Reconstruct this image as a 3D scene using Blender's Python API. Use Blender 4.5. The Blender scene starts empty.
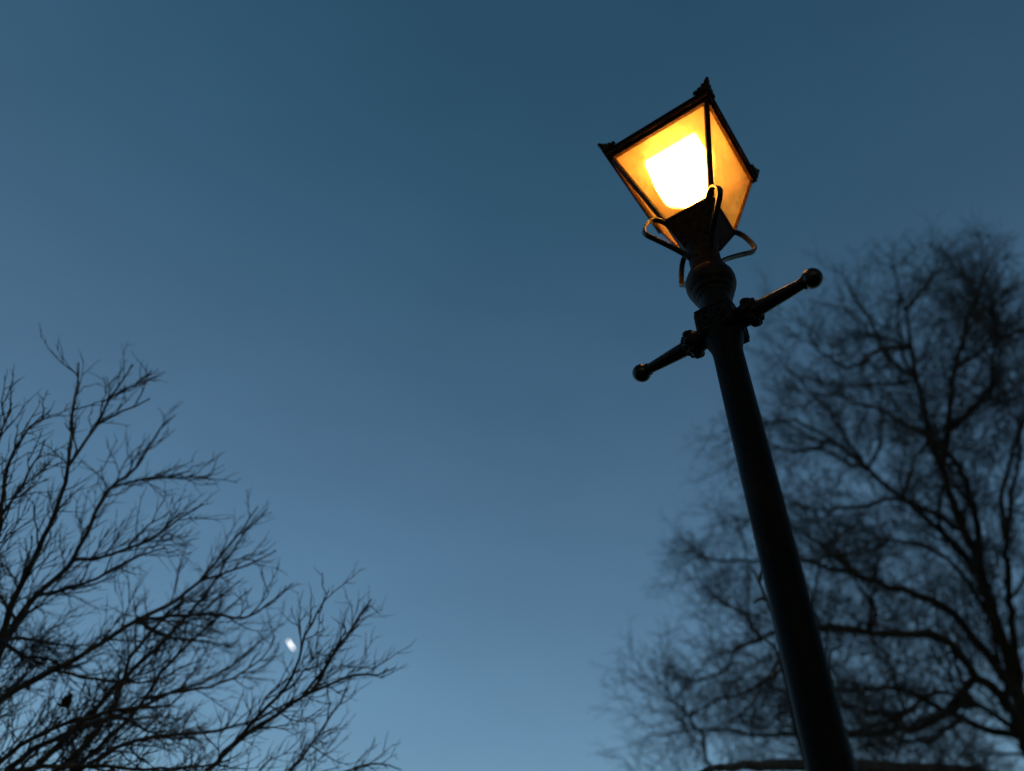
import bpy, bmesh, math, random
import numpy as np
from mathutils import Vector, Matrix

scene = bpy.context.scene
COL = scene.collection
rng = np.random.default_rng(11)
random.seed(4)
PI = math.pi

# ------------------------------------------------------------------ helpers
def link(o, parent=None):
    COL.objects.link(o)
    if parent is not None:
        o.parent = parent
    return o

def tag(o, label=None, cat=None, group=None, kind=None):
    if label: o['label'] = label
    if cat: o['category'] = cat
    if group: o['group'] = group
    if kind: o['kind'] = kind
    return o

class MB:
    """collects vertices and faces for ONE mesh object"""
    def __init__(self):
        self.v = []; self.f = []
    def add(self, vs, fs):
        k = len(self.v)
        self.v += [tuple(p) for p in vs]
        self.f += [tuple(i + k for i in q) for q in fs]
    def frustum(self, h0, z0, h1, z1, off0=(0, 0), off1=(0, 0), hv0=None, hv1=None):
        hv0 = hv0 or h0; hv1 = hv1 or h1
        vs = [(sx * h0 + off0[0], sy * hv0 + off0[1], z0) for sx, sy in ((-1, -1), (1, -1), (1, 1), (-1, 1))]
        vs += [(sx * h1 + off1[0], sy * hv1 + off1[1], z1) for sx, sy in ((-1, -1), (1, -1), (1, 1), (-1, 1))]
        self.add(vs, [(3, 2, 1, 0), (4, 5, 6, 7), (0, 1, 5, 4), (1, 2, 6, 5), (2, 3, 7, 6), (3, 0, 4, 7)])
    def ring(self, ho, hi, z0, z1):
        """square ring (outer and inner half width)"""
        vs = []
        for h, z in ((ho, z0), (ho, z1), (hi, z1), (hi, z0)):
            vs += [(sx * h, sy * h, z) for sx, sy in ((-1, -1), (1, -1), (1, 1), (-1, 1))]
        fs = []
        for a in range(4):
            b = (a + 1) % 4
            for i in range(4):
                j = (i + 1) % 4
                fs.append((a * 4 + i, a * 4 + j, b * 4 + j, b * 4 + i))
        self.add(vs, fs)
    def beam(self, p, q, w, t, side):
        """bar from p to q, width w along side, thickness t"""
        p = Vector(p); q = Vector(q); d = (q - p).normalized()
        s = Vector(side); s = (s - d * s.dot(d)).normalized(); n = d.cross(s)
        vs = []
        for c in (p, q):
            for a, b in ((-1, -1), (1, -1), (1, 1), (-1, 1)):
                vs.append(c + s * (a * w / 2) + n * (b * t / 2))
        self.add(vs, [(3, 2, 1, 0), (4, 5, 6, 7), (0, 1, 5, 4), (1, 2, 6, 5), (2, 3, 7, 6), (3, 0, 4, 7)])
    def lathe(self, prof, n=32, M=None):
        M = M or Matrix.Identity(4)
        vs = []; fs = []
        for r, z in prof:
            for i in range(n):
                a = 2 * PI * i / n
                vs.append(M @ Vector((r * math.cos(a), r * math.sin(a), z)))
        for k in range(len(prof) - 1):
            for i in range(n):
                j = (i + 1) % n
                fs.append((k * n + i, k * n + j, (k + 1) * n + j, (k + 1) * n + i))
        fs.append(tuple(range(n - 1, -1, -1)))
        fs.append(tuple((len(prof) - 1) * n + i for i in range(n)))
        self.add(vs, fs)
    def strip(self, pts, side, w, t):
        """flat bar swept along a path; side = width direction"""
        P = [Vector(p) for p in pts]; n = len(P); s = Vector(side).normalized()
        vs = []
        for i, p in enumerate(P):
            d = (P[min(i + 1, n - 1)] - P[max(i - 1, 0)]).normalized()
            nn = d.cross(s).normalized()
            for a, b in ((-1, -1), (1, -1), (1, 1), (-1, 1)):
                vs.append(p + s * (a * w / 2) + nn * (b * t / 2))
        fs = [(3, 2, 1, 0), tuple((n - 1) * 4 + k for k in range(4))]
        for i in range(n - 1):
            for k in range(4):
                l = (k + 1) % 4
                fs.append((i * 4 + k, i * 4 + l, i * 4 + 4 + l, i * 4 + 4 + k))
        self.add(vs, fs)
    def plate(self, outline, O, X, Y, t):
        """extruded outline in the plane O + x X + y Y"""
        O = Vector(O); X = Vector(X).normalized(); Y = Vector(Y).normalized(); N = X.cross(Y)
        n = len(outline)
        vs = [O + X * x + Y * y - N * t / 2 for x, y in outline] + [O + X * x + Y * y + N * t / 2 for x, y in outline]
        fs = [tuple(range(n - 1, -1, -1)), tuple(range(n, 2 * n))]
        for i in range(n):
            j = (i + 1) % n
            fs.append((i, j, n + j, n + i))
        self.add(vs, fs)
    def ball(self, c, r, n=16, m=10, sq=(1, 1, 1)):
        c = Vector(c); vs = []; fs = []
        for k in range(m + 1):
            th = PI * k / m
            for i in range(n):
                a = 2 * PI * i / n
                vs.append(c + Vector((r * sq[0] * math.sin(th) * math.cos(a), r * sq[1] * math.sin(th) * math.sin(a), -r * sq[2] * math.cos(th))))
        for k in range(m):
            for i in range(n):
                j = (i + 1) % n
                fs.append((k * n + i, k * n + j, (k + 1) * n + j, (k + 1) * n + i))
        self.add(vs, fs)
    def build(self, name, mat, parent=None, bevel=0, smooth=None, rotz=0):
        me = bpy.data.meshes.new(name)
        me.from_pydata(self.v, [], self.f)
        bm = bmesh.new(); bm.from_mesh(me)
        bmesh.ops.remove_doubles(bm, verts=bm.verts, dist=1e-5)
        bmesh.ops.recalc_face_normals(bm, faces=bm.faces)
        if smooth is not None:
            for f in bm.faces: f.smooth = True
            for e in bm.edges:
                if len(e.link_faces) == 2 and e.calc_face_angle(0) > math.radians(smooth):
                    e.smooth = False
        bm.to_mesh(me); bm.free()
        me.materials.append(mat)
        o = bpy.data.objects.new(name, me)
        o.rotation_euler = (0, 0, rotz)
        link(o, parent)
        if bevel:
            b = o.modifiers.new('bevel', 'BEVEL'); b.width = bevel; b.segments = 2
            b.limit_method = 'ANGLE'; b.angle_limit = math.radians(40)
        return o

# ---------------------------------------------------------------- materials
def mat(name):
    m = bpy.data.materials.new(name); m.use_nodes = True
    nt = m.node_tree
    return m, nt, nt.nodes['Principled BSDF']

def noise_mat(name, c0, c1, scale, rough=.6, bump=.2, spec=.3, detail=6):
    m, nt, b = mat(name)
    tc = nt.nodes.new('ShaderNodeTexCoord')
    n = nt.nodes.new('ShaderNodeTexNoise'); n.inputs['Scale'].default_value = scale; n.inputs['Detail'].default_value = detail
    r = nt.nodes.new('ShaderNodeValToRGB')
    r.color_ramp.elements[0].position = .35; r.color_ramp.elements[1].position = .68
    r.color_ramp.elements[0].color = (*c0, 1); r.color_ramp.elements[1].color = (*c1, 1)
    nt.links.new(tc.outputs['Object'], n.inputs['Vector'])
    nt.links.new(n.outputs['Fac'], r.inputs['Fac'])
    nt.links.new(r.outputs['Color'], b.inputs['Base Color'])
    bp = nt.nodes.new('ShaderNodeBump'); bp.inputs['Strength'].default_value = bump; bp.inputs['Distance'].default_value = .01
    nt.links.new(n.outputs['Fac'], bp.inputs['Height']); nt.links.new(bp.outputs['Normal'], b.inputs['Normal'])
    b.inputs['Roughness'].default_value = rough
    b.inputs['Specular IOR Level'].default_value = spec
    return m

def paint_mat(name):
    m, nt, b = mat(name)
    tc = nt.nodes.new('ShaderNodeTexCoord')
    mp = nt.nodes.new('ShaderNodeMapping'); mp.inputs['Scale'].default_value = (1, 1, .35); nt.links.new(tc.outputs['Object'], mp.inputs[0])
    n1 = nt.nodes.new('ShaderNodeTexNoise'); n1.inputs['Scale'].default_value = 16; n1.inputs['Detail'].default_value = 8; n1.inputs['Roughness'].default_value = .65
    n2 = nt.nodes.new('ShaderNodeTexNoise'); n2.inputs['Scale'].default_value = 5; n2.inputs['Detail'].default_value = 3
    nt.links.new(mp.outputs[0], n1.inputs['Vector']); nt.links.new(mp.outputs[0], n2.inputs['Vector'])
    r = nt.nodes.new('ShaderNodeValToRGB')
    r.color_ramp.elements[0].position = .52; r.color_ramp.elements[1].position = .72
    r.color_ramp.elements[0].color = (.006, .005, .0055, 1); r.color_ramp.elements[1].color = (.030, .019, .014, 1)
    nt.links.new(n1.outputs['Fac'], r.inputs['Fac']); nt.links.new(r.outputs['Color'], b.inputs['Base Color'])
    rr = nt.nodes.new('ShaderNodeMapRange'); rr.inputs[1].default_value = .35; rr.inputs[2].default_value = .65; rr.inputs[3].default_value = .36; rr.inputs[4].default_value = .72
    nt.links.new(n2.outputs['Fac'], rr.inputs[0]); nt.links.new(rr.outputs[0], b.inputs['Roughness'])
    ad = nt.nodes.new('ShaderNodeMath'); ad.operation = 'MULTIPLY_ADD'; ad.inputs[1].default_value = 2.2
    nt.links.new(n2.outputs['Fac'], ad.inputs[0]); nt.links.new(n1.outputs['Fac'], ad.inputs[2])
    bp = nt.nodes.new('ShaderNodeBump'); bp.inputs['Strength'].default_value = .45; bp.inputs['Distance'].default_value = .006
    nt.links.new(ad.outputs[0], bp.inputs['Height']); nt.links.new(bp.outputs['Normal'], b.inputs['Normal'])
    b.inputs['Specular IOR Level'].default_value = .16
    return m
M_IRON = paint_mat('old_black_paint')
M_CAST = noise_mat('cast_iron', (.010, .006, .005), (.026, .015, .011), 60, .5, .35, .28)
M_LANT = noise_mat('glare_brown_lantern_paint', (.040, .019, .010), (.085, .040, .020), 45, .6, .2, .1)  # base colour browned to stand in for the lamp's warm glare
M_WORN = noise_mat('worn_glossy_iron', (.012, .009, .008), (.030, .021, .017), 55, .32, .25, .55)
M_BARK = noise_mat('dark_bark', (.10, .094, .098), (.20, .185, .18), 14, .9, .5, .1)
M_BARK2 = noise_mat('rough_bark', (.095, .088, .085), (.20, .18, .165), 6, .9, .6, .1)
M_LEAF = noise_mat('withered_leaf', (.05, .025, .014), (.10, .055, .03), 40, .8, .2, .1)
M_GRASS = noise_mat('grass_ground', (.018, .035, .012), (.05, .07, .025), 1.4, .95, .6, .1)
M_PATH = noise_mat('asphalt_path', (.035, .035, .036), (.065, .063, .06), 30, .9, .4, .2)
M_KERB = noise_mat('stone_kerb', (.16, .155, .145), (.26, .25, .235), 9, .9, .3, .2)
M_WHITE = noise_mat('aged_cream_enamel', (.12, .085, .045), (.20, .15, .08), 20, .5, .05, .3)

def glass_mat():
    m = bpy.data.materials.new('aged_amber_glass'); m.use_nodes = True
    nt = m.node_tree; nt.nodes.clear()
    out = nt.nodes.new('ShaderNodeOutputMaterial')
    tc = nt.nodes.new('ShaderNodeTexCoord')
    vo = nt.nodes.new('ShaderNodeTexVoronoi'); vo.inputs['Scale'].default_value = 85
    no = nt.nodes.new('ShaderNodeTexNoise'); no.inputs['Scale'].default_value = 7; no.inputs['Detail'].default_value = 5
    nt.links.new(tc.outputs['Object'], vo.inputs['Vector']); nt.links.new(tc.outputs['Object'], no.inputs['Vector'])
    rmp = nt.nodes.new('ShaderNodeValToRGB')
    rmp.color_ramp.elements[0].color = (.72, .43, .14, 1); rmp.color_ramp.elements[1].color = (.90, .60, .24, 1)
    rmp.color_ramp.elements[0].position = .3; rmp.color_ramp.elements[1].position = .7
    mx = nt.nodes.new('ShaderNodeMath'); mx.operation = 'MULTIPLY_ADD'; mx.inputs[1].default_value = .35
    nt.links.new(vo.outputs['Distance'], mx.inputs[0]); nt.links.new(no.outputs['Fac'], mx.inputs[2])
    nt.links.new(mx.outputs[0], rmp.inputs['Fac'])
    bp = nt.nodes.new('ShaderNodeBump'); bp.inputs['Strength'].default_value = .25; bp.inputs['Distance'].default_value = .003
    nt.links.new(vo.outputs['Distance'], bp.inputs['Height'])
    tr = nt.nodes.new('ShaderNodeBsdfTransparent'); tr.inputs['Color'].default_value = (1, .80, .50, 1)
    tl = nt.nodes.new('ShaderNodeBsdfTranslucent'); nt.links.new(rmp.outputs['Color'], tl.inputs['Color']); nt.links.new(bp.outputs['Normal'], tl.inputs['Normal'])
    rf = nt.nodes.new('ShaderNodeBsdfRefraction'); rf.inputs['Color'].default_value = (1, .78, .40, 1); rf.inputs['Roughness'].default_value = .48; rf.inputs['IOR'].default_value = 1.03
    nt.links.new(bp.outputs['Normal'], rf.inputs['Normal'])
    gl = nt.nodes.new('ShaderNodeBsdfGlossy'); gl.inputs['Roughness'].default_value = .12; gl.inputs['Color'].default_value = (.9, .9, .9, 1)
    m1 = nt.nodes.new('ShaderNodeMixShader')
    dn = nt.nodes.new('ShaderNodeTexNoise'); dn.inputs['Scale'].default_value = 26; dn.inputs['Detail'].default_value = 9; dn.inputs['Roughness'].default_value = .7
    nt.links.new(tc.outputs['Object'], dn.inputs['Vector'])
    dm = nt.nodes.new('ShaderNodeMapRange'); dm.inputs[1].default_value = .32; dm.inputs[2].default_value = .68; dm.inputs[3].default_value = GLASS_T * .45; dm.inputs[4].default_value = GLASS_T * 1.9
    pk = nt.nodes.new('ShaderNodeMath'); pk.operation = 'MULTIPLY_ADD'; pk.inputs[1].default_value = .55
    nt.links.new(vo.outputs['Distance'], pk.inputs[0]); nt.links.new(dn.outputs['Fac'], pk.inputs[2])
    dm.inputs[1].default_value = .48; dm.inputs[2].default_value = .95
    nt.links.new(pk.outputs[0], dm.inputs[0]); nt.links.new(dm.outputs[0], m1.inputs[0])
    mpz = nt.nodes.new('ShaderNodeMapping'); mpz.inputs['Scale'].default_value = (1, 1, .16); nt.links.new(tc.outputs['Object'], mpz.inputs[0])
    st = nt.nodes.new('ShaderNodeTexNoise'); st.inputs['Scale'].default_value = 42; st.inputs['Detail'].default_value = 5; nt.links.new(mpz.outputs[0], st.inputs['Vector'])
    sr = nt.nodes.new('ShaderNodeValToRGB'); sr.color_ramp.elements[0].position = .28; sr.color_ramp.elements[1].position = .52
    sr.color_ramp.elements[0].color = (.80, .55, .28, 1); sr.color_ramp.elements[1].color = (1, .80, .50, 1)
    nt.links.new(st.outputs['Fac'], sr.inputs['Fac']); nt.links.new(sr.outputs['Color'], tr.inputs['Color'])
    nt.links.new(tr.outputs[0], m1.inputs[1]); nt.links.new(tl.outputs[0], m1.inputs[2])
    m2 = nt.nodes.new('ShaderNodeMixShader'); m2.inputs[0].default_value = GLASS_R
    nt.links.new(m1.outputs[0], m2.inputs[1]); nt.links.new(rf.outputs[0], m2.inputs[2])
    m3 = nt.nodes.new('ShaderNodeMixShader'); m3.inputs[0].default_value = .03
    nt.links.new(m2.outputs[0], m3.inputs[1]); nt.links.new(gl.outputs[0], m3.inputs[2])
    nt.links.new(m3.outputs[0], out.inputs['Surface'])
    return m
GLASS_T, GLASS_R = .062, .55
M_GLASS = glass_mat()

def emit_mat(name, col, strength):
    m = bpy.data.materials.new(name); m.use_nodes = True
    nt = m.node_tree; nt.nodes.clear()
    out = nt.nodes.new('ShaderNodeOutputMaterial'); e = nt.nodes.new('ShaderNodeEmission')
    e.inputs['Color'].default_value = (*col, 1); e.inputs['Strength'].default_value = strength
    nt.links.new(e.outputs[0], out.inputs['Surface'])
    return m
M_LIGHT = emit_mat('lamp_light', (1, .67, .29), 44)
M_MOON = emit_mat('moonlight', (1, .96, .88), 3.4)

# -------------------------------------------------------------- ground etc.
def blob(x, y):
    return .05 * math.sin(x * .21 + 1) * math.cos(y * .17) + .03 * math.sin(x * .5 + y * .4)
g = MB()
radii = [0, 2, 4, 6, 9, 13, 18, 25, 40, 70, 130, 260, 500, 1000, 2400]
na = 64
vs = [(0, 0, blob(0, 0))]
for r in radii[1:]:
    for i in range(na):
        a = 2 * PI * i / na
        x, y = r * math.cos(a), r * math.sin(a)
        vs.append((x, y, blob(x, y) * min(1, 40 / max(r, 1)) - .02))
fs = [(0, 1 + i, 1 + (i + 1) % na) for i in range(na)]
for k in range(len(radii) - 2):
    for i in range(na):
        j = (i + 1) % na
        fs.append((1 + k * na + i, 1 + k * na + j, 1 + (k + 1) * na + j, 1 + (k + 1) * na + i))
g.add(vs, fs)
tag(g.build('ground', M_GRASS, smooth=60), kind='structure')
p = MB(); p.add([(-200, -1.9, .10), (200, -1.9, .10), (200, .9, .10), (-200, .9, .10), (-200, -1.9, -.2), (200, -1.9, -.2), (200, .9, -.2), (-200, .9, -.2)],
                [(0, 1, 2, 3), (7, 6, 5, 4), (4, 5, 1, 0), (5, 6, 2, 1), (6, 7, 3, 2), (7, 4, 0, 3)])
tag(p.build('path', M_PATH), kind='structure')
k = MB()
for i in range(436):
    k.add([(-199.5 + i * .915 + a, b, c) for a, b, c in ((0, .904, -.2), (.905, .904, -.2), (.905, 1.03, -.2), (0, 1.03, -.2), (0, .904, .14), (.905, .904, .14), (.905, 1.03, .14), (0, 1.03, .14))],
          [(3, 2, 1, 0), (4, 5, 6, 7), (0, 1, 5, 4), (1, 2, 6, 5), (2, 3, 7, 6), (3, 0, 4, 7)])
tag(k.build('kerb', M_KERB), kind='structure')

# --------------------------------------------------------------- street lamp
LX, LY, YAW, BYAW = .6406, 1.5856, -.6471, -.7449
lamp = link(bpy.data.objects.new('street_lamp', None)); lamp.location = (LX, LY, 0)
tag(lamp, 'old black iron street lamp post with a glowing amber glass lantern and ladder bar', 'street lamp')

m = MB()
m.lathe([(.17, -.1), (.17, .12), (.155, .16), (.135, .19), (.125, .55), (.118, .62), (.13, .66), (.13, .70), (.10, .76), (.075, .86), (.06, .98), (.062, 1.0), (.062, 1.04), (.05, 1.07)], 48)
m.build('lamp_base', M_CAST, lamp, smooth=35)
m = MB()
m.lathe([(.0465, 1.05), (.0465, 1.8), (.0455, 2.6), (.0445, 3.345), (.0455, 3.36), (.049, 3.38), (.056, 3.40), (.058, 3.418)], 48)
m.build('post', M_IRON, lamp, smooth=35)

# square block with raised scrolls on its faces, ladder bar through it
blk = MB(); blk.frustum(.058, 3.418, .058, 3.528)
block = blk.build('square_block', M_CAST, lamp, bevel=.003, rotz=YAW - .03)
m = MB()
for q in range(4):
    R = Matrix.Rotation(q * PI / 2, 4, 'Z')
    O = R @ Vector((0, -.0585, 3.473)); X = R @ Vector((1, 0, 0)); Y = Vector((0, 0, 1)); N = R @ Vector((0, -1, 0))
    for (a, b, c, d) in ((-.05, .044, .05, .044), (-.05, -.044, .05, -.044), (-.05, -.044, -.05, .044), (.05, -.044, .05, .044)):
        m.beam(O + X * a + Y * b, O + X * c + Y * d, .006, .006, N)
    for sx in (-1, 1):
        path = []
        for i in range(26):
            t = i / 25; ang = t * 4.2 * PI * .72 + 1.2; rr = .019 * (1 - .75 * t) + .002
            path.append(O + X * (sx * (.022 + rr * math.cos(ang))) + Y * (sx * (.006 + rr * math.sin(ang))))
        m.strip(path, N, .009, .005)
    path = [O + X * (-.042 + .084 * i / 14) + Y * (.030 * math.sin(i / 14 * 2 * PI)) for i in range(15)]
    m.strip(path, N, .007, .0045)
    for a, b in ((0, .03), (0, -.03), (.036, 0), (-.036, 0)):
        m.ball(O + X * a + Y * b, .006, 10, 6)
m.build('raised_scrollwork', M_CAST, block, smooth=40)

bar = MB()
for sgn in (-1, 1):
    Mx = Matrix.Translation((0, 0, 3.4643)) @ Matrix.Rotation(sgn * PI / 2, 4, 'Y')
    bar.lathe([(.026, .0), (.026, .085), (.0255, .11), (.017, .262), (.0165, .266), (.021, .268), (.021, .274), (.0165, .276), (.0165, .285)], 24, Mx)
ladder = bar.build('ladder_bar', M_WORN, lamp, smooth=35, rotz=BYAW)
for sgn in (-1, 1):
    b = MB(); b.ball((sgn * .298, 0, 3.4643), .0305, 28, 18)
    b.build('ball_end', M_WORN, ladder, smooth=60)
    b = MB()
    Mx = Matrix.Translation((0, 0, 3.4643)) @ Matrix.Rotation(sgn * PI / 2, 4, 'Y')
    b.lathe([(.030, .060), (.034, .066), (.034, .078), (.042, .092), (.043, .104), (.036, .112), (.030, .122), (.026, .128)], 24, Mx)
    for i in range(8):
        a = 2 * PI * (i + .5) / 8
        b.ball((sgn * .101, .040 * math.cos(a), 3.4643 + .040 * math.sin(a)), .0118, 12, 8, (1.25, 1, 1))
        b.ball((sgn * .121, .031 * math.cos(a + .39), 3.4643 + .031 * math.sin(a + .39)), .008, 10, 6)
    b.build('leaf_boss', M_CAST, ladder, smooth=50)

m = MB()
m.lathe([(.057, 3.5285), (.057, 3.537), (.051, 3.545), (.0515, 3.575), (.053, 3.600), (.059, 3.607), (.060, 3.613), (.058, 3.619), (.062, 3.623), (.0675, 3.630), (.069, 3.638), (.0665, 3.645),
         (.070, 3.649), (.0775, 3.660), (.0810, 3.674), (.0815, 3.690), (.0795, 3.704), (.0735, 3.714), (.0665, 3.7185), (.070, 3.7215), (.071, 3.726), (.069, 3.731), (.0565, 3.7352)], 48)
m.build('moulded_collar', M_CAST, lamp, smooth=35)
m = MB()
m.lathe([(.055, 3.7355), (.053, 3.77), (.053, 3.83), (.054, 3.872), (.058, 3.8905)], 40)
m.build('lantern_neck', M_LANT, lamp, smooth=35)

# lantern
ZB, ZT, HB, HT = 4.0163, 4.423, .0931, .21
OX, OY = .008, .005                          # the old lantern sits a little askew
tray = MB(); tray.frustum(.050, 3.891, .0935, 4.004, (0, 0), (OX, OY)); tray.frustum(.0955, 4.0042, .0975, 4.0185, (OX, OY), (OX, OY))
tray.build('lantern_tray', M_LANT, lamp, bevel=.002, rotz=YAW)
GT = .198                                    # half width of the glass at the top
fr = MB()
for sx, sy in ((-1, -1), (1, -1), (1, 1), (-1, 1)):
    fr.beam((sx * .0905 + OX, sy * .0905 + OY, 4.0187), (sx * GT, sy * GT, 4.4068), .019, .013, (sx, -sy, 0))
fr.ring(.2085, .194, 4.407, 4.424)
fr.ring(.2205, .198, 4.4244, 4.4480)
fr.ring(.2260, .199, 4.4483, 4.4560)
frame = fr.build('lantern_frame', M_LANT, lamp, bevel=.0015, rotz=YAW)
for q in range(4):
    gl = MB()
    R = Matrix.Rotation(q * PI / 2, 4, 'Z')
    z0, z1 = 4.0190, 4.4065; b0, b1 = .0885, .1965; n = 3
    bot = Vector((OX, OY, 0))
    vs = [R @ Vector(c) + (bot if c[2] == z0 else Vector((0, 0, 0))) for c in ((-b0 + .004, -b0, z0), (b0 - .004, -b0, z0), (b1 - .004, -b1, z1), (-b1 + .004, -b1, z1))]
    nrm = (vs[1] - vs[0]).cross(vs[3] - vs[0]).normalized()
    vs2 = [v - nrm * .003 for v in vs]
    gl.add(vs + vs2, [(0, 1, 2, 3), (7, 6, 5, 4), (0, 4, 5, 1), (1, 5, 6, 2), (2, 6, 7, 3), (3, 7, 4, 0)])
    gl.build('glass_pane', M_GLASS, lamp, rotz=YAW)

# leaf crests standing on the four top corners
for sx, sy in ((-1, -1), (1, -1), (1, 1), (-1, 1)):
    c = MB()
    out = [(-.004, 0), (.070, 0), (.070, .010), (.064, .019), (.056, .020), (.052, .014), (.050, .024), (.044, .031), (.036, .032), (.032, .027),
           (.031, .040), (.026, .048), (.019, .050), (.015, .045), (.014, .058), (.009, .067), (.003, .072), (-.004, .072)]
    out = [(x_ * .80, y_ * .72) for x_, y_ in out]
    O = Vector((sx * .2225, sy * .2225, 4.4565))
    Yd = Vector((sx * .21, sy * .21, 1)).normalized()
    for X in (Vector((-sx, 0, 0)), Vector((0, -sy, 0))):
        X2 = (X - Yd * X.dot(Yd)).normalized()
        c.plate(out, O, X2, Yd, .009)
        for (u_, v_, r_) in ((.060, .013, .008), (.042, .024, .008), (.024, .041, .008), (.008, .062, .008)):
            c.ball(O + X2 * (u_ * .8) + Yd * (v_ * .72), r_ * .85, 8, 6)
    c.ball(O + Yd * .053, .0075, 10, 8)
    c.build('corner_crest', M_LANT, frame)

# roof, ceiling inside it, chimney and finial
rf = MB()
def shell(lo, hi, t):
    (h0, z0), (h1, z1) = lo, hi
    rf.frustum(h0, z0, h1, z1)
shell((.212, 4.4563), (.075, 4.600), 0)
roof = rf.build('lantern_roof', M_IRON, lamp, bevel=.002, rotz=YAW)
cl = MB(); cl.frustum(.1945, 4.4490, .1945, 4.4555)
cl.build('lantern_ceiling', M_WHITE, lamp, rotz=YAW)
ch = MB(); ch.frustum(.060, 4.6003, .060, 4.640); ch.frustum(.072, 4.6402, .045, 4.668)
ch.build('chimney_cap', M_IRON, roof, bevel=.002)
m = MB(); m.lathe([(.030, 4.6685), (.018, 4.680), (.014, 4.695), (.022, 4.708), (.024, 4.720), (.018, 4.732), (.008, 4.745), (.004, 4.775)], 20)
m.build('finial', M_CAST, roof, smooth=40)
lt = MB(); lt.frustum(.092, 4.235, .112, 4.440, (.0, -.042), (.0, -.045), .050, .062)
lt.frustum(.024, 4.085, .092, 4.2348, (.052, -.044), (.0, -.042), .030, .050)
lt.build('light_unit', M_LIGHT, lamp, bevel=.012, rotz=YAW)
lh = MB(); lh.frustum(.050, 4.4405, .060, 4.4488, (0, -.042), (0, -.042), .035, .04)
lh.build('light_holder', M_WHITE, lamp, rotz=YAW)

# four looped iron brackets between tray corners and neck
def smooth_path(pts, n):
    P = [Vector(p) for p in pts]; P = [P[0] * 2 - P[1]] + P + [P[-1] * 2 - P[-2]]
    out = []
    for i in range(1, len(P) - 2):
        for k in range(n):
            t = k / n
            a, b, c, d = P[i - 1], P[i], P[i + 1], P[i + 2]
            out.append(.5 * ((2 * b) + (c - a) * t + (2 * a - 5 * b + 4 * c - d) * t * t + (3 * b - a - 3 * c + d) * t ** 3))
    out.append(P[-2])
    return out
prof = [(.112, 4.006), (.128, 4.018), (.150, 4.022), (.174, 4.006), (.192, 3.975), (.201, 3.947), (.201, 3.930), (.190, 3.914), (.165, 3.899), (.130, 3.878), (.095, 3.855), (.068, 3.834), (.054, 3.818)]
for sx, sy in ((-1, -1), (1, -1), (1, 1), (-1, 1)):
    d = Vector((sx, sy, 0)).normalized()
    s = MB(); s.strip(smooth_path([d * r + Vector((0, 0, z)) for r, z in prof], 5), (-d.y, d.x, 0), .019, .008)
    s.build('looped_bracket', M_WORN, lamp, smooth=40, bevel=.0012, rotz=YAW)

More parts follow.
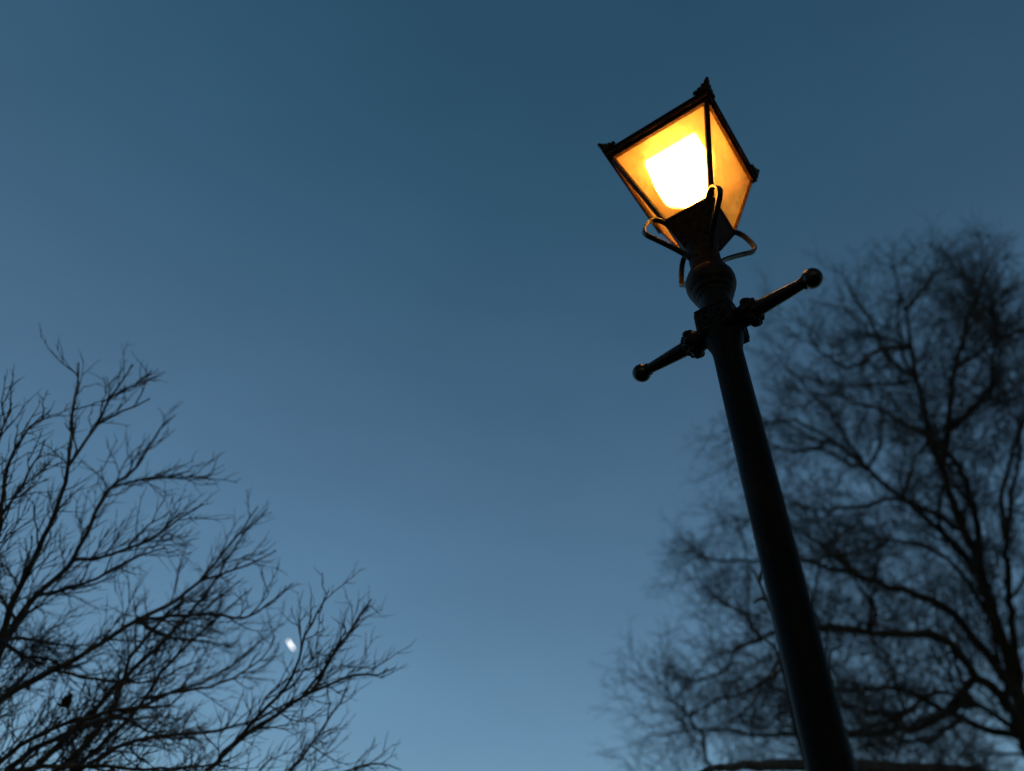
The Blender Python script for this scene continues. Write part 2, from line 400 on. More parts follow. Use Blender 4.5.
# -------------------------------------------------------------------- trees
BARE_LIMBS = [
  [(-4.063, 6.069, 2.601), (-3.413, 5.137, 3.534), (-3.179, 4.751, 3.919), (-3.133, 4.638, 4.032), (-2.987, 4.389, 4.282), (-2.865, 4.176, 4.495), (-2.787, 3.968, 4.703), (-2.775, 3.811, 4.859), (-2.757, 3.664, 5.007), (-2.734, 3.493, 5.178)],
  [(-2.787, 3.968, 4.703), (-2.683, 3.865, 4.963), (-2.634, 3.79, 5.135), (-2.549, 3.721, 5.304), (-2.537, 3.691, 5.369)],
  [(-2.683, 3.865, 4.963), (-2.486, 3.758, 4.996), (-2.286, 3.661, 5.018)],
  [(-2.634, 3.79, 5.135), (-2.522, 3.805, 5.285), (-2.419, 3.825, 5.397)],
  [(-4.063, 6.069, 2.601), (-3.543, 5.365, 3.706), (-3.404, 5.155, 4.024), (-3.327, 5.045, 4.189), (-3.219, 4.946, 4.342), (-3.006, 4.817, 4.554), (-2.895, 4.632, 4.823), (-2.819, 4.536, 4.964), (-2.652, 4.453, 5.103), (-2.514, 4.297, 5.332), (-2.419, 4.246, 5.415)],
  [(-2.819, 4.536, 4.964), (-2.604, 4.501, 5.026), (-2.282, 4.504, 5.06), (-2.145, 4.495, 5.086)],
  [(-3.006, 4.817, 4.554), (-2.759, 4.741, 4.539), (-2.386, 4.549, 4.58), (-2.113, 4.349, 4.651), (-2.002, 4.28, 4.67)],
  [(-3.219, 4.946, 4.342), (-2.846, 4.762, 4.332), (-2.437, 4.488, 4.367), (-2.164, 4.331, 4.366)],
  [(-4.063, 6.069, 2.601), (-3.349, 4.601, 3.836), (-3.109, 4.209, 4.162), (-3.055, 4.037, 4.306), (-2.999, 3.755, 4.543), (-2.861, 3.587, 4.68), (-2.738, 3.498, 4.749)],
  [(-3.139, 4.258, 4.122), (-3.049, 3.786, 4.445), (-2.987, 3.541, 4.61), (-2.9, 3.398, 4.704)],
  [(-3.048, 4.002, 4.336), (-2.962, 3.91, 4.545), (-2.898, 3.799, 4.776)],
  [(-4.063, 6.069, 2.601), (-3.558, 5.43, 3.548), (-3.338, 5.302, 3.754), (-3.247, 5.259, 3.826), (-2.949, 5.186, 3.977), (-2.689, 5.107, 4.127), (-2.518, 5.042, 4.24), (-2.279, 4.982, 4.359), (-2.123, 4.908, 4.478), (-1.921, 4.75, 4.709), (-1.76, 4.612, 4.908)],
  [(-2.123, 4.908, 4.478), (-1.889, 4.811, 4.515), (-1.565, 4.659, 4.582)],
  [(-2.518, 5.042, 4.24), (-2.063, 4.944, 4.248), (-1.749, 4.91, 4.219), (-1.5, 4.767, 4.304), (-1.418, 4.693, 4.353)],
  [(-4.063, 6.069, 2.601), (-3.542, 5.794, 2.94), (-2.848, 5.438, 3.379), (-2.54, 5.21, 3.65), (-2.48, 5.104, 3.771), (-2.423, 4.956, 3.94), (-2.188, 4.768, 4.161), (-1.971, 4.667, 4.286)],
  [(-4.063, 6.069, 2.601), (-3.542, 5.957, 3.039), (-2.951, 5.816, 3.506), (-2.739, 5.737, 3.706), (-2.537, 5.628, 3.943), (-2.452, 5.541, 4.105), (-2.272, 5.452, 4.296), (-2.092, 5.369, 4.473), (-1.886, 5.287, 4.656)],
  [(-2.537, 5.628, 3.943), (-2.03, 5.6, 4.065), (-1.747, 5.506, 4.219), (-1.664, 5.412, 4.345)],
  [(-4.063, 6.069, 2.601), (-3.38, 5.816, 2.978), (-2.744, 5.509, 3.407), (-2.39, 5.399, 3.575), (-1.864, 5.392, 3.655), (-1.545, 5.333, 3.761)],
  [(-4.063, 6.069, 2.601), (-3.035, 5.887, 2.865), (-2.303, 5.623, 3.191), (-1.89, 5.44, 3.411), (-1.714, 5.312, 3.558), (-1.257, 5.113, 3.798), (-0.976, 5.038, 3.895), (-0.814, 5.037, 3.907), (-0.698, 5.008, 3.945)],
  [(-1.802, 5.376, 3.485), (-1.537, 5.096, 3.651), (-1.329, 4.869, 3.784), (-1.234, 4.615, 3.947), (-1.104, 4.412, 4.072)],
  [(-1.257, 5.113, 3.798), (-1.048, 4.932, 4.119), (-0.894, 4.809, 4.336)],
  [(-1.314, 5.138, 3.768), (-1.096, 4.816, 3.893), (-0.989, 4.592, 3.985)],
  [(-2.303, 5.623, 3.191), (-1.617, 5.606, 3.297), (-1.363, 5.496, 3.448), (-1.164, 5.319, 3.669), (-1.026, 5.154, 3.871)],
  [(-1.585, 5.593, 3.316), (-1.068, 5.571, 3.47), (-0.831, 5.562, 3.538), (-0.653, 5.618, 3.525)],
  [(-3.024, 5.205, 3.939), (-2.675, 5.315, 3.927), (-2.392, 5.356, 3.963), (-2.109, 5.308, 4.095)],
  [(-4.063, 6.069, 2.601), (-3.245, 5.278, 3.2), (-2.789, 4.961, 3.425), (-2.342, 4.797, 3.512), (-1.965, 4.714, 3.532)],
  [(-3.245, 5.278, 3.2), (-2.92, 5.144, 3.282), (-2.469, 5.061, 3.296), (-2.025, 5.021, 3.268), (-1.592, 4.918, 3.303)],
  [(-3.338, 5.302, 3.754), (-3.485, 5.577, 3.966), (-3.626, 5.903, 4.216), (-3.859, 6.225, 4.549), (-4.066, 6.453, 4.817)],
  [(-2.518, 5.042, 4.24), (-2.571, 5.563, 4.41), (-2.576, 6.016, 4.592), (-2.55, 6.438, 4.79), (-2.484, 6.99, 5.014)],
  [(-2.39, 5.399, 3.575), (-2.336, 5.542, 3.663), (-2.283, 5.699, 3.698), (-2.204, 5.866, 3.777), (-2.163, 6.078, 3.772)],
  [(-3.327, 5.045, 4.189), (-3.478, 5.133, 4.372), (-3.55, 5.205, 4.538), (-3.718, 5.283, 4.717), (-3.922, 5.371, 4.885)],
  [(-3.179, 4.751, 3.919), (-3.223, 5.084, 3.99), (-3.226, 5.414, 4.116), (-3.221, 5.747, 4.199), (-3.203, 6.027, 4.456)],
  [(-3.179, 4.751, 3.919), (-3.163, 4.947, 4.03), (-3.131, 5.195, 4.127), (-3.086, 5.42, 4.224), (-3.016, 5.66, 4.354)],
  [(-2.744, 5.509, 3.407), (-2.908, 5.681, 3.566), (-3.057, 5.879, 3.779), (-3.154, 6.028, 3.951), (-3.223, 6.183, 4.131)],
  [(-2.54, 5.21, 3.65), (-2.519, 5.489, 3.727), (-2.489, 5.812, 3.788), (-2.44, 6.051, 3.879), (-2.376, 6.326, 3.956)],
]
BIG_LIMBS = [
  [(9.281, 14.136, 5.846), (8.592, 12.816, 7.166), (7.876, 11.265, 8.719), (7.52, 10.692, 9.292), (6.982, 9.776, 10.209), (6.664, 8.97, 11.015), (6.547, 8.601, 11.384), (6.411, 8.163, 11.823), (6.187, 7.61, 12.376)],
  [(7.117, 10.005, 9.979), (7.627, 9.279, 11.621), (8.012, 8.875, 12.495), (8.483, 8.444, 13.406), (8.85, 8.234, 13.874)],
  [(8.851, 13.311, 6.671), (8.014, 12.328, 7.267), (7.55, 12.013, 7.421), (6.863, 11.408, 7.75), (6.351, 11.297, 7.708), (5.624, 11.136, 7.647), (4.746, 10.924, 7.584), (3.805, 10.878, 7.317), (2.867, 10.887, 6.975)],
  [(8.678, 12.981, 7.001), (8.287, 12.44, 7.644), (7.498, 11.843, 8.374), (6.865, 11.66, 8.634), (5.952, 11.532, 8.863), (4.963, 11.419, 9.083), (3.972, 11.506, 9.099), (3.134, 11.518, 9.172)],
  [(8.765, 13.146, 6.836), (7.589, 12.367, 7.123), (6.847, 12.049, 7.152), (6.256, 12.122, 6.801), (5.994, 12.203, 6.565), (5.893, 12.363, 6.206)],
  [(7.876, 11.265, 8.719), (7.327, 11.03, 9.517), (6.31, 10.775, 10.565), (5.754, 10.627, 11.112), (4.95, 10.627, 11.563), (3.831, 11.382, 11.431)],
  [(7.52, 10.692, 9.292), (6.16, 9.927, 9.272), (5.025, 9.679, 8.852), (3.95, 9.216, 8.647)],
  [(6.547, 8.601, 11.384), (5.914, 8.481, 11.173), (5.334, 8.498, 10.81), (4.757, 8.178, 10.783), (4.33, 7.659, 10.912)],
  [(6.664, 8.97, 11.015), (6.306, 8.91, 11.413), (6.089, 8.643, 12.119), (5.835, 8.441, 12.675), (5.622, 8.271, 13.129)],
  [(8.592, 12.816, 7.166), (8.175, 11.316, 8.394), (7.997, 10.549, 9.02), (8.06, 9.785, 9.64), (8.105, 9.033, 10.249), (8.256, 8.288, 10.848)],
  [(7.627, 9.279, 11.621), (8.748, 9.279, 12.455), (10.032, 9.374, 13.19)],
  [(8.175, 11.316, 8.394), (8.399, 10.548, 8.663), (8.718, 9.764, 8.881)],
  [(6.982, 9.776, 10.209), (7.135, 9.267, 10.31), (7.449, 8.697, 10.333), (7.697, 8.243, 10.328)],
  [(7.55, 12.013, 7.421), (6.932, 12.694, 6.978), (5.745, 13.114, 6.863), (4.661, 13.33, 6.91), (3.38, 13.518, 7.023), (2.398, 13.802, 6.967)],
  [(4.746, 10.924, 7.584), (3.998, 11.362, 6.932), (3.231, 11.479, 6.654), (2.478, 11.592, 6.381)],
  [(5.952, 11.532, 8.863), (5.196, 11.621, 9.838), (4.302, 12.013, 10.294), (3.665, 12.47, 10.407)],
  [(6.31, 10.775, 10.565), (5.574, 10.167, 11.66), (5.074, 9.916, 12.157), (4.821, 9.733, 12.486)],
  [(8.592, 12.816, 7.166), (9.695, 12.207, 8.213), (10.585, 11.296, 9.627), (11.138, 10.315, 11.084)],
  [(9.281, 14.136, 5.846), (10.096, 12.854, 6.673), (10.832, 11.349, 7.648), (11.125, 10.091, 8.479)],
  [(8.592, 12.816, 7.166), (8.636, 12.658, 8.406), (8.232, 12.474, 9.885), (7.404, 12.75, 10.477), (6.318, 13.088, 11.139)],
  [(8.615, 13.048, 6.873), (7.884, 13.48, 7.329), (7.144, 13.732, 7.942), (6.153, 14.381, 8.195), (5.059, 15.177, 8.31)],
  [(7.876, 11.265, 8.719), (7.067, 9.543, 9.605), (5.898, 8.714, 9.854), (5.009, 8.318, 9.852), (4.331, 8.076, 9.788)],
  [(6.411, 8.163, 11.823), (7.386, 8.471, 13.086), (8.215, 8.674, 14.14)],
  [(9.281, 14.136, 5.846), (8.082, 13.817, 6.166), (6.927, 13.728, 6.254), (5.29, 13.884, 6.098), (3.648, 13.924, 6.058), (2.165, 13.843, 6.139)],
  [(7.404, 12.75, 10.477), (6.999, 12.938, 10.339), (6.406, 13.068, 10.275), (5.87, 13.166, 10.235), (5.4, 13.169, 10.282)],
  [(5.624, 11.136, 7.647), (6.047, 11.574, 8.258), (6.319, 11.949, 8.848), (6.756, 12.355, 9.564), (7.09, 12.713, 10.287)],
  [(5.745, 13.114, 6.863), (5.373, 13.318, 6.766), (5.132, 13.492, 6.668), (4.648, 13.571, 6.713), (4.332, 13.531, 6.841)],
  [(7.589, 12.367, 7.123), (7.389, 12.452, 7.384), (7.366, 12.426, 7.681), (7.245, 12.431, 7.981), (7.323, 12.352, 8.43)],
  [(7.135, 9.267, 10.31), (7.976, 9.677, 11.173), (8.916, 10.063, 12.225), (9.452, 10.264, 13.105), (9.927, 10.457, 14.18)],
  [(7.997, 10.549, 9.02), (8.046, 10.289, 9.599), (8.446, 9.885, 10.472), (8.703, 9.643, 10.982), (8.966, 9.176, 11.916)],
  [(7.327, 11.03, 9.517), (7.53, 10.994, 10.139), (7.789, 10.96, 10.602), (8.121, 10.905, 11.18), (8.523, 10.838, 11.801)],
  [(7.52, 10.692, 9.292), (7.768, 10.745, 9.89), (7.797, 10.819, 10.459), (7.841, 10.851, 10.912), (7.863, 10.88, 11.437)],
  [(8.748, 9.279, 12.455), (8.4, 8.786, 12.488), (8.05, 8.449, 12.47), (7.696, 8.053, 12.46), (7.336, 7.637, 12.442)],
  [(7.884, 13.48, 7.329), (7.876, 14.573, 7.433), (7.734, 15.316, 7.658), (7.485, 16.26, 7.944), (7.211, 17.157, 8.145)],
  [(6.31, 10.775, 10.565), (6.38, 10.384, 10.607), (6.292, 9.841, 10.696), (6.128, 9.282, 10.776), (5.883, 8.824, 10.822)],
  [(6.16, 9.927, 9.272), (6.461, 9.559, 9.837), (6.768, 9.366, 10.155), (7.295, 9.235, 10.438), (7.735, 9.017, 10.808)],
  [(7.589, 12.367, 7.123), (7.706, 12.704, 7.645), (7.942, 13.041, 8.365), (8.085, 13.329, 9.037), (8.359, 13.543, 9.759)],
  [(6.31, 10.775, 10.565), (6.183, 11.324, 11.305), (6.048, 11.777, 12.147), (5.91, 12.08, 12.696), (5.723, 12.411, 13.385)],
  [(5.624, 11.136, 7.647), (5.482, 10.603, 7.766), (5.228, 10.148, 7.844), (4.958, 9.816, 7.87), (4.581, 9.427, 7.866)],
  [(6.153, 14.381, 8.195), (6.074, 14.35, 8.571), (6.31, 14.293, 8.985), (6.368, 14.221, 9.377), (6.679, 14.159, 9.808)],
  [(3.805, 10.878, 7.317), (3.854, 11.48, 8.041), (3.756, 12.001, 8.55), (3.628, 12.523, 9.126), (3.554, 13.014, 9.895)],
  [(7.449, 8.697, 10.333), (7.374, 8.331, 10.426), (7.227, 7.855, 10.541), (7.017, 7.366, 10.648), (6.912, 7.041, 10.713)],
  [(5.745, 13.114, 6.863), (5.448, 13.157, 7.233), (4.954, 13.299, 7.609), (4.482, 13.426, 7.939), (4.009, 13.78, 7.984)],
  [(3.648, 13.924, 6.058), (3.329, 13.1, 6.405), (3.187, 12.638, 6.596), (2.657, 11.939, 6.813), (2.287, 11.387, 6.986)],
  [(5.952, 11.532, 8.863), (5.704, 11.445, 9.209), (5.436, 11.307, 9.657), (5.104, 11.22, 10.03), (4.698, 11.221, 10.299)],
  [(5.624, 11.136, 7.647), (5.626, 11.994, 8.127), (5.583, 12.691, 8.491), (5.475, 13.518, 9.007), (5.317, 14.405, 9.401)],
  [(9.281, 14.136, 5.846), (9.323, 14.711, 6.265), (9.35, 15.258, 6.762), (9.319, 15.735, 7.207), (9.316, 16.177, 7.793)],
  [(6.664, 8.97, 11.015), (6.283, 9.311, 11.224), (5.91, 9.582, 11.443), (5.672, 9.707, 11.613), (5.265, 9.868, 11.942)],
  [(6.256, 12.122, 6.801), (5.749, 11.911, 6.693), (5.23, 11.604, 6.657), (4.736, 11.311, 6.613), (4.272, 10.926, 6.643)],
  [(6.256, 12.122, 6.801), (6.042, 11.642, 7.019), (5.887, 11.291, 7.176), (5.547, 10.909, 7.313), (5.081, 10.586, 7.368)],
  [(6.847, 12.049, 7.152), (6.148, 12.116, 6.79), (5.683, 12.128, 6.587), (4.614, 11.899, 6.406), (4.039, 11.627, 6.442)],
  [(9.281, 14.136, 5.846), (8.816, 14.19, 5.985), (8.551, 14.174, 6.12), (8.19, 14.078, 6.396), (8.006, 13.86, 6.8)],
  [(7.589, 12.367, 7.123), (7.608, 13.1, 7.366), (7.596, 14.241, 7.628), (7.655, 15.048, 7.672), (7.672, 16.175, 7.724)],
  [(7.627, 9.279, 11.621), (8.085, 9.38, 12.399), (8.726, 9.482, 13.351), (8.983, 9.511, 14.056), (9.106, 9.556, 14.893)],
  [(3.805, 10.878, 7.317), (3.491, 11.181, 7.3), (3.358, 11.612, 7.143), (2.974, 11.95, 7.124), (2.727, 12.371, 6.989)],
  [(8.851, 13.311, 6.671), (8.622, 13.394, 6.768), (8.295, 13.578, 6.825), (8.064, 13.691, 6.878), (7.76, 13.972, 6.83)],
  [(8.232, 12.474, 9.885), (8.112, 12.751, 10.315), (7.869, 13.191, 10.761), (7.627, 13.615, 11.058), (7.327, 14.109, 11.355)],
  [(5.754, 10.627, 11.112), (5.37, 10.887, 11.116), (4.901, 11.072, 11.221), (4.298, 11.429, 11.243), (3.958, 11.727, 11.179)],
  [(4.746, 10.924, 7.584), (4.591, 10.646, 7.813), (4.713, 10.382, 8.03), (4.762, 10.18, 8.197), (4.936, 9.947, 8.385)],
  [(6.153, 14.381, 8.195), (6.064, 15.161, 8.342), (5.917, 16.006, 8.508), (5.768, 16.954, 8.614), (5.696, 17.659, 8.634)],
  [(6.863, 11.408, 7.75), (6.659, 11.792, 7.948), (6.436, 12.092, 8.263), (6.097, 12.522, 8.594), (6.033, 12.601, 9.032)],
  [(4.746, 10.924, 7.584), (4.426, 10.902, 7.618), (4.074, 10.884, 7.65), (3.763, 10.865, 7.681), (3.506, 10.781, 7.775)],
  [(6.547, 8.601, 11.384), (6.316, 8.727, 11.671), (6.124, 8.794, 11.959), (5.861, 8.816, 12.496), (5.833, 8.731, 12.974)],
  [(6.664, 8.97, 11.015), (6.575, 8.912, 11.55), (6.619, 8.83, 11.963), (6.718, 8.71, 12.504), (6.839, 8.569, 13.083)],
  [(9.109, 13.806, 6.176), (6.864, 11.761, 5.804), (4.932, 9.985, 5.209), (3.862, 8.853, 4.824), (2.764, 7.543, 4.339), (2.103, 6.626, 3.995), (1.532, 5.719, 3.638), (1.16, 5.038, 3.349)],
  [(2.891, 7.706, 4.399), (2.533, 6.813, 4.489), (2.293, 6.143, 4.529), (2.167, 5.846, 4.534), (2.076, 5.648, 4.531), (1.932, 5.472, 4.492)],
  [(2.533, 6.813, 4.489), (2.194, 5.793, 4.65), (1.968, 5.272, 4.695), (1.84, 5.015, 4.704), (1.751, 4.859, 4.704)],
  [(2.167, 5.846, 4.534), (1.962, 5.441, 4.245), (1.809, 5.095, 4.006)],
  [(1.968, 5.272, 4.695), (1.782, 4.921, 4.495), (1.619, 4.608, 4.287)],
  [(1.84, 5.015, 4.704), (1.757, 4.704, 4.568), (1.66, 4.36, 4.411)],
  [(3.155, 8.034, 4.52), (2.816, 6.663, 4.654), (2.661, 5.979, 4.676), (2.685, 5.828, 4.644)],
]

def smooth_np(pts, step, wob, rg):
    P = np.array(pts, float)
    if len(P) == 2:
        P = np.array([P[0], (P[0] + P[1]) / 2, P[1]])
    Q = np.vstack([2 * P[0] - P[1], P, 2 * P[-1] - P[-2]])
    out = []
    for i in range(1, len(Q) - 2):
        a, b, c, d = Q[i - 1], Q[i], Q[i + 1], Q[i + 2]
        n = max(1, int(np.linalg.norm(c - b) / step))
        for k_ in range(n):
            t = k_ / n
            out.append(.5 * ((2 * b) + (c - a) * t + (2 * a - 5 * b + 4 * c - d) * t * t + (3 * b - a - 3 * c + d) * t ** 3))
    out.append(P[-1])
    out = np.array(out)
    w = rg.normal(0, wob, out.shape); w[0] = 0
    return out + w

class Tubes:
    def __init__(self): self.v = []; self.f = []; self.n = 0
    def add(self, P, r, sides):
        n = len(P)
        T = np.gradient(P, axis=0); T /= np.linalg.norm(T, axis=1)[:, None] + 1e-9
        ref = np.array([.31, .17, .93]) if abs(T[0][2]) < .8 else np.array([.9, .3, .1])
        A = np.cross(T, ref); A /= np.linalg.norm(A, axis=1)[:, None] + 1e-9
        B = np.cross(T, A)
        ang = np.arange(sides) * 2 * PI / sides
        ring = (np.cos(ang)[None, :, None] * A[:, None, :] + np.sin(ang)[None, :, None] * B[:, None, :]) * np.asarray(r)[:, None, None] + P[:, None, :]
        self.v.append(ring.reshape(-1, 3))
        i = np.arange(n - 1)[:, None] * sides; k_ = np.arange(sides)[None, :]; l = (k_ + 1) % sides
        self.f.append((np.stack([i + k_, i + l, i + sides + l, i + sides + k_], -1).reshape(-1, 4) + self.n))
        self.n += n * sides
    def build(self, name, mt, parent):
        V = np.concatenate(self.v); F = np.concatenate(self.f)
        me = bpy.data.meshes.new(name)
        me.vertices.add(len(V)); me.vertices.foreach_set('co', V.astype(np.float32).ravel())
        me.loops.add(F.size); me.loops.foreach_set('vertex_index', F.astype(np.int32).ravel())
        me.polygons.add(len(F)); me.polygons.foreach_set('loop_start', np.arange(len(F), dtype=np.int32) * 4)
        me.polygons.foreach_set('use_smooth', np.ones(len(F), dtype=bool))
        me.update(calc_edges=True); me.validate()
        me.materials.append(mt)
        return link(bpy.data.objects.new(name, me), parent)

def unit(v): return v / (np.linalg.norm(v) + 1e-9)

def grow(P, rad, level, cfg, acc, rg, start=.12):
    """side shoots along the path P"""
    if level >= len(cfg['len']): return
    seg = np.linalg.norm(np.diff(P, axis=0), axis=1); cum = np.r_[0, np.cumsum(seg)]; L = cum[-1]
    s = L * start + rg.uniform(0, cfg['gap'][level]); side = 1
    phase = rg.uniform(0, 6.28)
    while s < L * .985:
        i = min(np.searchsorted(cum, s), len(P) - 1); i = max(i, 1)
        base = P[i - 1] + (P[i] - P[i - 1]) * ((s - cum[i - 1]) / max(seg[i - 1], 1e-6))
        T = unit(P[min(i + 1, len(P) - 1)] - P[i - 1])
        phase += 2.4 + rg.normal(0, .5)
        a = unit(np.cross(T, [.2, .3, .9])); b = np.cross(T, a)
        radial = a * math.cos(phase) + b * math.sin(phase)
        radial = unit(radial + np.array([0, 0, cfg['lift']]))
        ang = math.radians(rg.uniform(*cfg['ang']))
        d = unit(T * math.cos(ang) + radial * math.sin(ang))
        lo, hi = cfg['len'][level]
        ln = rg.uniform(lo, hi) * (1.08 - cfg['tap'][level] * s / L) * (min(1, max(.35, L / cfg['ref'])) if level == 0 else 1)
        n = cfg['steps'][level]
        pts = [base]; st = ln / n
        for k_ in range(n):
            d = unit(d + rg.normal(0, cfg['wig'], 3) + np.array([0, 0, cfg['up']]) + T * cfg['follow'])
            pts.append(pts[-1] + d * st)
        pts = np.array(pts)
        if cfg['keep'] is None or cfg['keep'](pts):
            r0 = cfg['rad'][level] * rg.uniform(.75, 1.2) * (.6 + .4 * min(1, ln / hi))
            r = r0 * (1 - .62 * np.linspace(0, 1, len(pts)))
            acc.add(pts, r, 3 if level else 4)
            grow(pts, r, level + 1, cfg, acc, rg, .15)
        s += cfg['gap'][level] * rg.uniform(.55, 1.5)

def tree(name, label, limbs, base, r_trunk, lr, bark, cfg, seed, step, wob):
    rg = np.random.default_rng(seed)
    root = link(bpy.data.objects.new(name, None)); root.location = (base[0], base[1], 0)
    tag(root, label, 'tree')
    off = np.array([base[0], base[1], 0])
    fork = np.array(limbs[0][0]) - off
    tk = Tubes()
    pts = smooth_np([(0, 0, -.3), (0, 0, .05), fork * np.array([.35, .35, .45]), fork * np.array([.75, .75, .8]), fork, fork * np.array([1, 1, 1.03])], .12, .008, rg)
    tt = np.linspace(0, 1, len(pts))
    tk.add(pts, r_trunk * (1 - .48 * tt) * (1 + .7 * np.exp(-tt * 9)), 16)
    tk.build('trunk', bark, root)
    tw = Tubes()
    for li, lb in enumerate(limbs):
        P = smooth_np(np.array(lb) - off, step, wob * (.2 if step > .1 and np.linalg.norm(np.array(lb[-1]) - [0, 0, 1.6]) < 9 else 1), rg)
        seg = np.r_[0, np.cumsum(np.linalg.norm(np.diff(P, axis=0), axis=1))]; t = seg / seg[-1]
        big = np.allclose(lb[0], limbs[0][0], atol=.35 if step < .1 else 1.2)
        L = seg[-1]
        r0 = lr[0] * min(1.25, (L / lr[2]) ** .8) * (1 if big else .8)
        r = r0 * (1 - t) ** .8 + lr[1]
        lm = Tubes(); lm.add(P, r, 8)
        lm.build('limb', bark, root)
        grow(P, r, 0, cfg, tw, rg, .22 if big else .05)
    tw.build('crown', bark, root)
    return root

BASE_A = np.array([-3.32, 4.95, 0])
MOON_DIR = unit(np.array([-535.89, 1891.17, 936.986]))
def clear_of_moon(pts):                        # a gap between the twigs
    q = pts + BASE_A - np.array([0, 0, 1.6])
    return np.min(np.linalg.norm(q - (q @ MOON_DIR)[:, None] * MOON_DIR, axis=1)) > .040
cfg_a = dict(len=[(.20, .66), (.09, .31), (.05, .16)], gap=[.070, .054, .048], rad=[.0066, .0042, .0029], steps=[10, 7, 5],
             ang=(22, 54), wig=.13, up=.035, follow=.055, lift=.12, tap=[.96, .6, .5], keep=clear_of_moon, ref=1.1)
SC = .78
BARE = [[(x * SC, y * SC, 1.6 + (z - 1.6) * SC) for x, y, z in lb] for lb in BARE_LIMBS]
def both_sides(limbs, turn=0):                         # the crown grows round the trunk
    fx, fy, _ = limbs[0][0]
    if turn:                                    # and a second tier further back
        ca, sa = math.cos(turn), math.sin(turn)
        limbs = limbs + [[(fx + .8 * ((x - fx) * ca - (y - fy) * sa), fy + .8 * ((x - fx) * sa + (y - fy) * ca), z) for x, y, z in lb] for lb in [q for q in limbs if np.allclose(q[0], limbs[0][0], atol=1e-6)][::3]]
    return limbs + [[(2 * fx - x, y + .12 * (x - fx), z) for x, y, z in lb] for lb in limbs if np.allclose(lb[0], limbs[0][0], atol=1e-6)]
ta = tree('bare_tree', 'smaller bare tree with fine sharp upswept twigs beside the thin bright moon', both_sides(BARE, math.radians(38)), (-3.32, 4.95), .11, (.021, .0028, 2.5), M_BARK, cfg_a, 3, .06, .0035)
BASE_B = np.array([BIG_LIMBS[0][0][0] + .4, BIG_LIMBS[0][0][1] + .3, 0])
cfg_b = dict(len=[(.6, 2.1), (.35, 1.05), (.2, .62), (.12, .36)], gap=[.20, .145, .115, .115], rad=[.0135, .0085, .0058, .0046], steps=[10, 7, 5, 3],
             ang=(22, 60), wig=.17, up=.02, follow=.05, lift=.08, tap=[.80, .6, .5, .4], keep=lambda pts: np.min(np.linalg.norm(pts + BASE_B - np.array([0, 0, 1.6]), axis=1)) > 10.8, ref=3.0)
tb = tree('bare_tree', 'tall spreading bare tree with thick crooked limbs behind the lamp post', both_sides(BIG_LIMBS), (BIG_LIMBS[0][0][0] + .4, BIG_LIMBS[0][0][1] + .3), .34, (.115, .007, 10.0), M_BARK2, cfg_b, 8, .22, .022)

# withered leaf clumps caught in the smaller tree
for (cx, cy, cz), n, hh in (((-2.8098, 5.1182, 3.6935), 34, .036),):
    lf = MB()
    for i in range(n):
        c = Vector((cx * SC + 3.32 + random.gauss(0, .011), cy * SC - 4.95 + random.gauss(0, .011), 1.6 + (cz - 1.6) * SC + random.gauss(0, hh * .6)))
        u_ = Vector((random.gauss(0, 1), random.gauss(0, 1), random.gauss(0, 1))).normalized(); w_ = u_.orthogonal().normalized(); nn = u_.cross(w_)
        l_, b_ = random.uniform(.014, .025), random.uniform(.008, .014)
        lf.add([c - u_ * l_, c + w_ * b_ + nn * .005, c + u_ * l_, c - w_ * b_ + nn * .005], [(0, 1, 2), (0, 2, 3)])
    lf.build('withered_leaves', M_LEAF, ta)

# --------------------------------------------------------------------- moon
R2 = Vector((0.99941547, -0.02416666, 0.0241802)); U2 = Vector((-0.0341864, -0.70649554, 0.70689132)); FW = Vector((0, 0.70730476, 0.70690875))
mc = Vector((-535.89, 1891.17, 938.586))
ax = Vector((-526.60, 1900.246, 929.508)) - Vector((-545.193, 1881.923, 947.842)); half = ax.length / 2 * .9; ax.normalize()
nn = mc.normalized(); sd = nn.cross(ax).normalized()
moon = MB(); vs = []; n = 18; m_ = 8
for i in range(n + 1):
    a = -PI / 2 + PI * i / n
    for j in range(m_):
        b = 2 * PI * j / m_
        wdt = math.cos(a)
        vs.append(ax * (half * math.sin(a)) + sd * (half * wdt * (.03 + .13 * math.cos(b))) + nn * (half * .5 * wdt * math.sin(b)))
fs = []
for i in range(n):
    for j in range(m_):
        l = (j + 1) % m_
        fs.append((i * m_ + j, i * m_ + l, (i + 1) * m_ + l, (i + 1) * m_ + j))
moon.add(vs, fs)
mo = moon.build('crescent_moon', M_MOON, smooth=70); mo.location = mc
tag(mo, 'thin bright sliver of moon shining between bare twigs in the dusk sky', 'moon')

# -------------------------------------------------------------- sky and sun
SUN_EL, SUN_ROT = math.radians(10), math.radians(180)
w = bpy.data.worlds.new('World'); scene.world = w; w.use_nodes = True
nt = w.node_tree; bg = nt.nodes['Background']
sk = nt.nodes.new('ShaderNodeTexSky'); sk.sky_type = 'NISHITA'; sk.sun_disc = False
sk.sun_elevation = SUN_EL; sk.sun_rotation = SUN_ROT
mul = nt.nodes.new('ShaderNodeMix'); mul.data_type = 'RGBA'; mul.blend_type = 'MULTIPLY'; mul.inputs['Factor'].default_value = 1
tcw = nt.nodes.new('ShaderNodeTexCoord'); sep = nt.nodes.new('ShaderNodeSeparateXYZ'); nt.links.new(tcw.outputs['Generated'], sep.inputs[0])
def maprange(axis, a0, a1, b0, b1):
    mr = nt.nodes.new('ShaderNodeMapRange'); mr.interpolation_type = 'SMOOTHSTEP'
    for i_, v_ in enumerate((a0, a1, b0, b1)): mr.inputs[i_ + 1].default_value = v_
    nt.links.new(sep.outputs[axis], mr.inputs[0])
    return mr.outputs[0]
red = maprange(2, .60, .98, .65, .44)           # dusk tint: deeper blue overhead
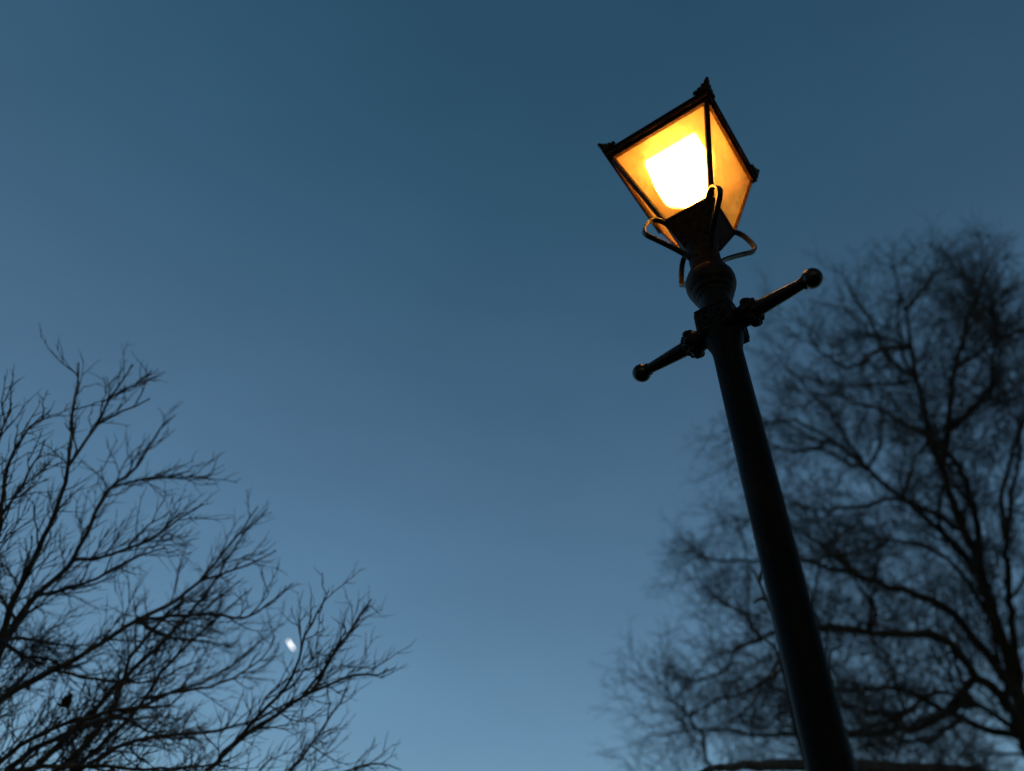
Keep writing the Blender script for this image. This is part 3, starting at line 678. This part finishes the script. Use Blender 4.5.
cmb = nt.nodes.new('ShaderNodeCombineXYZ'); nt.links.new(red, cmb.inputs[0]); nt.links.new(maprange(2, .28, .62, .835, .89), cmb.inputs[1]); nt.links.new(maprange(2, .28, .62, .93, .985), cmb.inputs[2])
nt.links.new(cmb.outputs[0], mul.inputs[7])
west = maprange(0, -.62, .12, 1.27, 1.0)         # brighter towards the afterglow, dark behind
back = maprange(1, -.35, .22, .11, 1.0)
pr = nt.nodes.new('ShaderNodeMath'); pr.operation = 'MULTIPLY'; nt.links.new(west, pr.inputs[0]); nt.links.new(back, pr.inputs[1])
ns = nt.nodes.new('ShaderNodeTexNoise'); ns.inputs['Scale'].default_value = 3.2; ns.inputs['Detail'].default_value = 7; ns.inputs['Roughness'].default_value = .62
mps = nt.nodes.new('ShaderNodeMapping'); mps.inputs['Scale'].default_value = (1, 1.4, 2.2); nt.links.new(tcw.outputs['Generated'], mps.inputs[0]); nt.links.new(mps.outputs[0], ns.inputs['Vector'])
hz = nt.nodes.new('ShaderNodeMapRange'); hz.inputs[1].default_value = .3; hz.inputs[2].default_value = .7; hz.inputs[3].default_value = .955; hz.inputs[4].default_value = 1.045
nt.links.new(ns.outputs['Fac'], hz.inputs[0])
pr3 = nt.nodes.new('ShaderNodeMath'); pr3.operation = 'MULTIPLY'; nt.links.new(back, pr3.inputs[0]); nt.links.new(hz.outputs[0], pr3.inputs[1]); back = pr3.outputs[0]; nt.links.new(back, pr.inputs[1])
pr2 = nt.nodes.new('ShaderNodeMath'); pr2.operation = 'MULTIPLY'; nt.links.new(pr.outputs[0], pr2.inputs[0]); pr2.inputs[1].default_value = .106
nt.links.new(pr2.outputs[0], bg.inputs['Strength'])
nt.links.new(sk.outputs[0], mul.inputs[6]); nt.links.new(mul.outputs[2], bg.inputs['Color'])
sun = bpy.data.lights.new('sun', 'SUN'); sun.energy = .02; sun.angle = math.radians(10); sun.color = (1, .8, .65)
so = link(bpy.data.objects.new('sun', sun)); so.location = (0, -30, 20)
dirn = Vector((0, -math.cos(SUN_EL), math.sin(SUN_EL)))
so.rotation_euler = dirn.to_track_quat('Z', 'Y').to_euler()

# ------------------------------------------------------------------- camera
cd = bpy.data.cameras.new('camera'); cam = link(bpy.data.objects.new('camera', cd))
cd.sensor_width = 36; cd.lens = 791.226 / 1024 * 36; cd.clip_start = .05; cd.clip_end = 20000
Mc = Matrix((( R2.x, U2.x, -FW.x, 0), (R2.y, U2.y, -FW.y, 0), (R2.z, U2.z, -FW.z, 1.6), (0, 0, 0, 1)))
cam.matrix_world = Mc
cd.dof.use_dof = True; cd.dof.focus_distance = 2.5; cd.dof.aperture_fstop = 1.2
scene.camera = cam

vsn = scene.view_settings
vsn.view_transform = 'Standard'; vsn.look = 'None'; vsn.exposure = 0; vsn.gamma = 1; vsn.use_curve_mapping = False
scene.render.engine = 'CYCLES'
scene.cycles.use_denoising = True
scene.cycles.max_bounces = 10; scene.cycles.transparent_max_bounces = 16; scene.cycles.transmission_bounces = 8
scene.cycles.sample_clamp_indirect = 6
